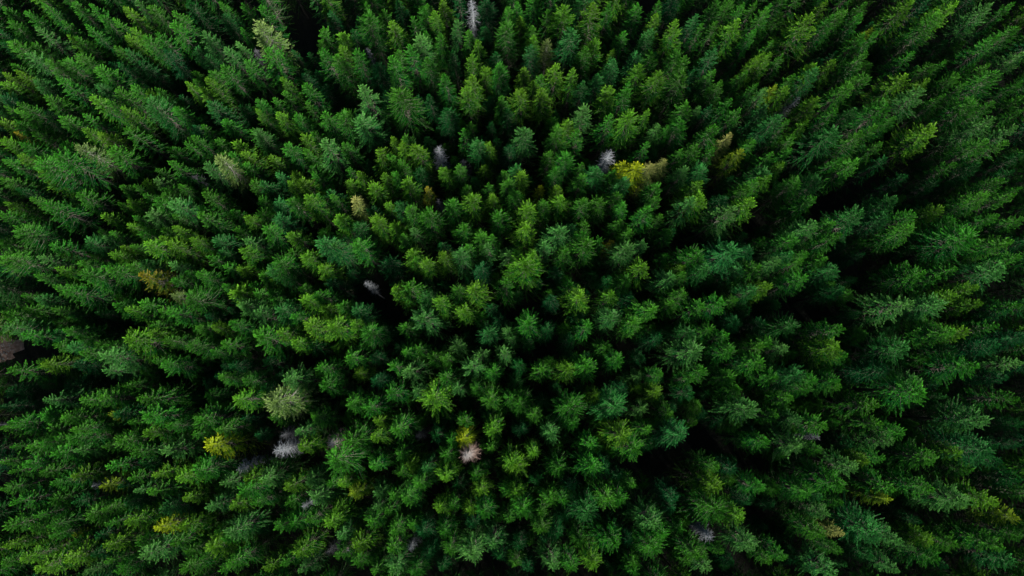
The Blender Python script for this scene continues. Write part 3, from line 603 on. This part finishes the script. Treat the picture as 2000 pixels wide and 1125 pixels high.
def spec(i):
    """Position, turn, size and mesh style of tree i."""
    px, py, c, s = TREES[i]
    r = random.Random(i * 7919 + 13)
    h = HEIGHT[s] + r.uniform(-1.2, 1.2) + {'D': -1.8, 'N': -4.0, 'W': -1.0}.get(c, 0)
    w = WIDTH[s] * r.uniform(0.92, 1.10) * (0.85 if c in 'WNR' else 1.0)
    if c in 'GBDTS' and in_trough(px, py):
        h -= 2.4; w *= 0.90
    x, y = on_plane(px, py, h)
    rz = r.uniform(0, 2 * math.pi)
    if c in 'GBDTS':
        v = r.choice({'G': (0, 1, 2, 3, 5, 6, 7, 8, 9, 10, 11), 'B': (0, 2, 5, 6, 7, 9, 11), 'D': (1, 4, 6, 2, 8, 11), 'T': (2, 4, 0, 7, 10), 'S': (1, 3, 7, 5, 8, 9)}[c])
    elif c in 'YV':
        v = r.choice((1, 5))
    elif c == 'O':
        v = 3
    elif c == 'Z':
        v = r.choice((6, 2))
    else:
        v = 20
    return x, y, rz, w, h / TREE_H, v


def child(name, me, parent):
    o = bpy.data.objects.new(name, me)
    C.objects.link(o)
    o.parent = parent
    return o


def place_tree(i, label):
    c = TREES[i][2]
    x, y, rz, w, hs, v = spec(i)
    dead = c in 'WNR'
    root = bpy.data.objects.new("dead_tree" if dead else "spruce_tree", None)
    C.objects.link(root)
    root.location = (x, y, 0.0)
    root.rotation_euler = (random.Random(i).uniform(-0.02, 0.02), random.Random(i + 5).uniform(-0.02, 0.02), rz)
    root.scale = (w, w, hs)
    root.empty_display_size = 0.5
    tag(root, label, "dead tree" if dead else "spruce", "dead trees among the spruces" if dead else "spruces of the forest")
    if dead:
        child("trunk", MESH['dtrunk', c], root)
        child("branches", MESH['dlimbs', c], root)
    else:
        child("trunk", MESH['trunk', v], root)
        child("crown", MESH['crown', c, v], root)
    return root


# ---------------------------------------------------------------- labels
LOOK = {
    'G': "mid green spruce", 'B': "bright lime spruce", 'D': "dark green spruce",
    'T': "bluish green spruce", 'S': "pale green spruce",
}
SIZE = {1: "slim ", 2: "", 3: "big ", 4: "huge "}
NUM = ["", "one", "two", "three", "four", "five", "six", "seven", "eight", "nine", "ten", "eleven", "twelve"]
DIRS = ["right of", "above right of", "above", "above left of", "left of", "below left of", "below", "below right of"]


def make_labels(ids):
    used = set(v[0] for v in SPECIAL.values())
    out = {}
    marks = [(TREES[k][0], TREES[k][1], s) for k, (_l, s) in SPECIAL.items() if s] + PLACES
    for i in ids:
        px, py, c, s = TREES[i]
        if i in SPECIAL:
            out[i] = SPECIAL[i][0]
            continue
        order = sorted(marks, key=lambda m: (m[0] - px) ** 2 + (m[1] - py) ** 2)
        done = None
        for m in order[:16]:
            dx, dy = px - m[0], m[1] - py
            dist = math.hypot(dx, dy)
            n = int(round(dist / 45))
            dr = DIRS[int(round(math.atan2(dy, dx) / (math.pi / 4))) % 8]
            where = f"just {dr}" if n <= 1 else f"{NUM[min(n, 12)]} crowns {dr}"
            lab = f"{SIZE[s]}{LOOK[c]}, {where} the {m[2]}"
            if lab not in used and len(re.findall(r'[A-Za-z]+', lab)) <= 16:
                done = lab
                break
        if done is None:
            m = order[0]
            done = f"{SIZE[s]}{LOOK[c]}, in the tight cluster {dr} the {m[2]}"
            k = 2
            while done in used:
                done = f"{SIZE[s]}{LOOK[c]}, in the tight cluster {DIRS[k % 8]} the {order[k % 6][2]}"
                k += 1
        used.add(done)
        out[i] = done
    return out


OWN = sorted(set(OWN_TREES) | set(SPECIAL))
LABELS = make_labels(OWN)
for i in OWN:
    place_tree(i, LABELS[i])

# ---------------------------------------------------------------- the rest of the forest, past 300 trees: one object
rest = [i for i in range(len(TREES)) if i not in set(OWN)]
P, ROT, SC, IDX = [], [], [], []
placed = [spec(i)[:2] for i in range(len(TREES))]
for i in rest:
    x, y, rz, w, hs, v = spec(i)
    P.append((x, y, 0)); ROT.append((0, 0, rz)); SC.append((w, w, hs)); IDX.append(CLASSES.index(TREES[i][2]) * NV + v)

# lower trees standing between the tall ones, and the forest going on past the edges of the picture
GAPS = [(*on_plane(gx, gy, gz), gr) for gx, gy, gz, gr in GAP_LIST]
rr = random.Random(4)
grid = {}
def near(x, y, r):
    k = int(3)
    cx, cy = int(x // 3), int(y // 3)
    for a in range(cx - 1, cx + 2):
        for b in range(cy - 1, cy + 2):
            for (u, v_) in grid.get((a, b), ()):
                if (u - x) ** 2 + (v_ - y) ** 2 < r * r:
                    return True
    return False
for (x, y) in placed:
    grid.setdefault((int(x // 3), int(y // 3)), []).append((x, y))
def inside(x, y, z):
    """Whether the camera sees the point (x, y, z) within the photograph, and where."""
    c, s = math.cos(TILT), math.sin(TILT)
    dz = z - CAM_H
    yy, zz = c * y + s * dz, -s * y + c * dz
    return 1000 + 1333.33 * x / -zz, 562.5 - 1333.33 * yy / -zz
def covers_gap(x, y, h):
    for z in (4, 8, 12, 16, 20):
        if z <= h:
            u, v_ = inside(x, y, z)
            for gx, gy, gr in PHOTO_GAPS:
                if (u - gx) ** 2 + (v_ - gy) ** 2 < gr * gr:
                    return True
    return False
for _ in range(9000):
    x, y = rr.uniform(-118, 118), rr.uniform(-66, 92)
    u, v_ = inside(x, y, 21)
    out = not (-10 < u < 2010 and -10 < v_ < 1135)
    if any((x - gx) ** 2 + (y - gy) ** 2 < (gr * 0.95) ** 2 for gx, gy, gr in GAPS):
        continue
    if covers_gap(x, y, 21 if out else 14):
        continue
    if near(x, y, 2.7 if out else 1.75):
        continue
    grid.setdefault((int(x // 3), int(y // 3)), []).append((x, y))
    if out:
        h = rr.uniform(19, 23); w = rr.uniform(0.85, 1.15)
        c = rr.choices('GBDTS', (50, 15, 15, 8, 12))[0]
    else:
        h = rr.uniform(10.5, 15.5); w = rr.uniform(0.5, 0.8)
        c = rr.choices('GBDTS', (30, 0, 60, 10, 0))[0]
    P.append((x, y, 0)); ROT.append((0, 0, rr.uniform(0, 6.28))); SC.append((w, w, h / TREE_H)); IDX.append(CLASSES.index(c) * NV + rr.randrange(NV))


src = bpy.data.collections.new("spruce_kinds")
k = 0
for c in CLASSES:
    for v in range(NV):
        V, F, S, WV, WF, NS = RAW[v]
        me = bpy.data.meshes.new("spruce_whole")
        nv = len(V)
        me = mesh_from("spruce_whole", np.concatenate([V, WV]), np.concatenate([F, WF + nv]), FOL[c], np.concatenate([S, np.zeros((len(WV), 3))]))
        me.materials.append(BARK); me.materials.append(LIMB)
        mi = np.zeros(len(F) + len(WF), dtype=np.int32); mi[len(F):] = 1; mi[len(F) + NS:] = 2
        me.polygons.foreach_set("material_index", mi)
        o = bpy.data.objects.new("spruce.%03d" % k, me)
        src.objects.link(o)
        k += 1

pm = bpy.data.meshes.new("forest")
pm.vertices.add(len(P))
pm.vertices.foreach_set("co", np.asarray(P, dtype=np.float32).ravel())
for nm, tp, data, key in (("turn", 'FLOAT_VECTOR', ROT, "vector"), ("size", 'FLOAT_VECTOR', SC, "vector"), ("which", 'INT', IDX, "value")):
    a = pm.attributes.new(nm, tp, 'POINT')
    a.data.foreach_set(key, np.asarray(data, dtype=np.int32 if tp == 'INT' else np.float32).ravel())
forest = bpy.data.objects.new("forest", pm)
C.objects.link(forest)
forest["kind"] = "stuff"
forest["label"] = "dense mass of smaller green spruces filling in between the large ones"
forest["category"] = "forest"
ng = bpy.data.node_groups.new("forest_trees", 'GeometryNodeTree')
ng.interface.new_socket("Geometry", in_out='INPUT', socket_type='NodeSocketGeometry')
ng.interface.new_socket("Geometry", in_out='OUTPUT', socket_type='NodeSocketGeometry')
N, Lk = ng.nodes, ng.links
gi = N.new("NodeGroupInput"); go = N.new("NodeGroupOutput")
iop = N.new("GeometryNodeInstanceOnPoints")
ci = N.new("GeometryNodeCollectionInfo")
ci.inputs[0].default_value = src
ci.inputs["Separate Children"].default_value = True
ci.inputs["Reset Children"].default_value = True
iop.inputs["Pick Instance"].default_value = True
def attr(name, tp):
    a = N.new("GeometryNodeInputNamedAttribute"); a.data_type = tp; a.inputs[0].default_value = name
    return a.outputs["Attribute"]
Lk.new(gi.outputs[0], iop.inputs["Points"])
Lk.new(ci.outputs[0], iop.inputs["Instance"])
Lk.new(attr("which", 'INT'), iop.inputs["Instance Index"])
e2r = N.new("FunctionNodeEulerToRotation")
Lk.new(attr("turn", 'FLOAT_VECTOR'), e2r.inputs[0]); Lk.new(e2r.outputs[0], iop.inputs["Rotation"])
Lk.new(attr("size", 'FLOAT_VECTOR'), iop.inputs["Scale"])
Lk.new(iop.outputs[0], go.inputs[0])
mod = forest.modifiers.new("forest_trees", 'NODES')
mod.node_group = ng

# ---------------------------------------------------------------- ground
n = 160
ext = np.concatenate([[-1500, -600, -250], np.linspace(-130, 130, n), [250, 600, 1500]])
X, Y = np.meshgrid(ext, ext)
rs = np.random.default_rng(3)
Z = 0.35 * np.sin(X * 0.21 + 1.3) * np.cos(Y * 0.17) + 0.2 * np.sin(X * 0.6 + Y * 0.43) - 0.3
m_ = len(ext)
GV = np.stack([X, Y, Z], -1).reshape(-1, 3)
a = (np.arange(m_ - 1)[:, None] * m_ + np.arange(m_ - 1)[None]).ravel()
GF = np.concatenate([np.stack([a, a + 1, a + m_ + 1], 1), np.stack([a, a + m_ + 1, a + m_], 1)])
gm = mesh_from("ground", GV, GF, ground_material("forest_floor", (0.005, 0.009, 0.004), (0.011, 0.015, 0.006), (0.020, 0.016, 0.009), 0.35))
g = bpy.data.objects.new("ground", gm)
C.objects.link(g)
g["kind"] = "structure"

# the brown clearing at the edge of the forest: bare soil with stones
cx, cy = on_plane(6, 682, 0)
rs2 = random.Random(11)
CV, CF = [], []
def ground_z(x, y):
    return 0.35 * math.sin(x * 0.21 + 1.3) * math.cos(y * 0.17) + 0.2 * math.sin(x * 0.6 + y * 0.43) - 0.3
nr, na = 14, 40
for i in range(nr + 1):
    for k in range(na):
        a_ = 2 * math.pi * k / na
        r_ = 4.2 * i / nr * (1 + 0.16 * math.sin(3 * a_ + 1) + 0.10 * math.sin(7 * a_) + 0.09 * math.sin(13 * a_ + 2))
        x, y = cx - 1.9 + r_ * math.cos(a_) * 1.1, cy + r_ * math.sin(a_) * 0.75
        CV.append((x, y, ground_z(x, y) + 0.12 + 0.25 * (1 - i / nr) * rs2.uniform(0.3, 1)))
for i in range(nr):
    for k in range(na):
        a_, b_ = i * na + k, i * na + (k + 1) % na
        CF.append((a_, b_ + na, b_)); CF.append((a_, a_ + na, b_ + na))
soil = bpy.data.objects.new("soil_path", mesh_from("soil_path", CV, CF, ground_material("bare_soil", (0.32, 0.18, 0.12), (0.58, 0.39, 0.30), (0.62, 0.54, 0.48), 1.6)))
C.objects.link(soil)
soil["kind"] = "structure"
ST, SF = [], []
rng = np.random.default_rng(8)
for _ in range(200):
    a_ = rng.uniform(0, 6.28); r_ = 3.8 * math.sqrt(rng.random())
    x, y = cx - 1.9 + r_ * math.cos(a_) * 1.1, cy + r_ * math.sin(a_) * 0.75
    sz = rng.uniform(0.06, 0.22); z = ground_z(x, y) + 0.25
    b_ = len(ST)
    for dx, dy, dz in ((1, 0, 0), (-1, 0, 0), (0, 1, 0), (0, -1, 0), (0, 0, 0.8), (0, 0, -1)):
        ST.append((x + dx * sz * rng.uniform(0.7, 1.2), y + dy * sz * rng.uniform(0.7, 1.2), z + dz * sz))
    for f_ in ((0, 2, 4), (2, 1, 4), (1, 3, 4), (3, 0, 4), (2, 0, 5), (1, 2, 5), (3, 1, 5), (0, 3, 5)):
        SF.append(tuple(b_ + q for q in f_))
st_ = bpy.data.objects.new("gravel", mesh_from("gravel", ST, SF, wood("pale_stone", (0.45, 0.40, 0.36), (0.70, 0.66, 0.62), 3.0)))
C.objects.link(st_)
st_["kind"] = "stuff"
st_["label"] = "small pale stones scattered over the brown soil"
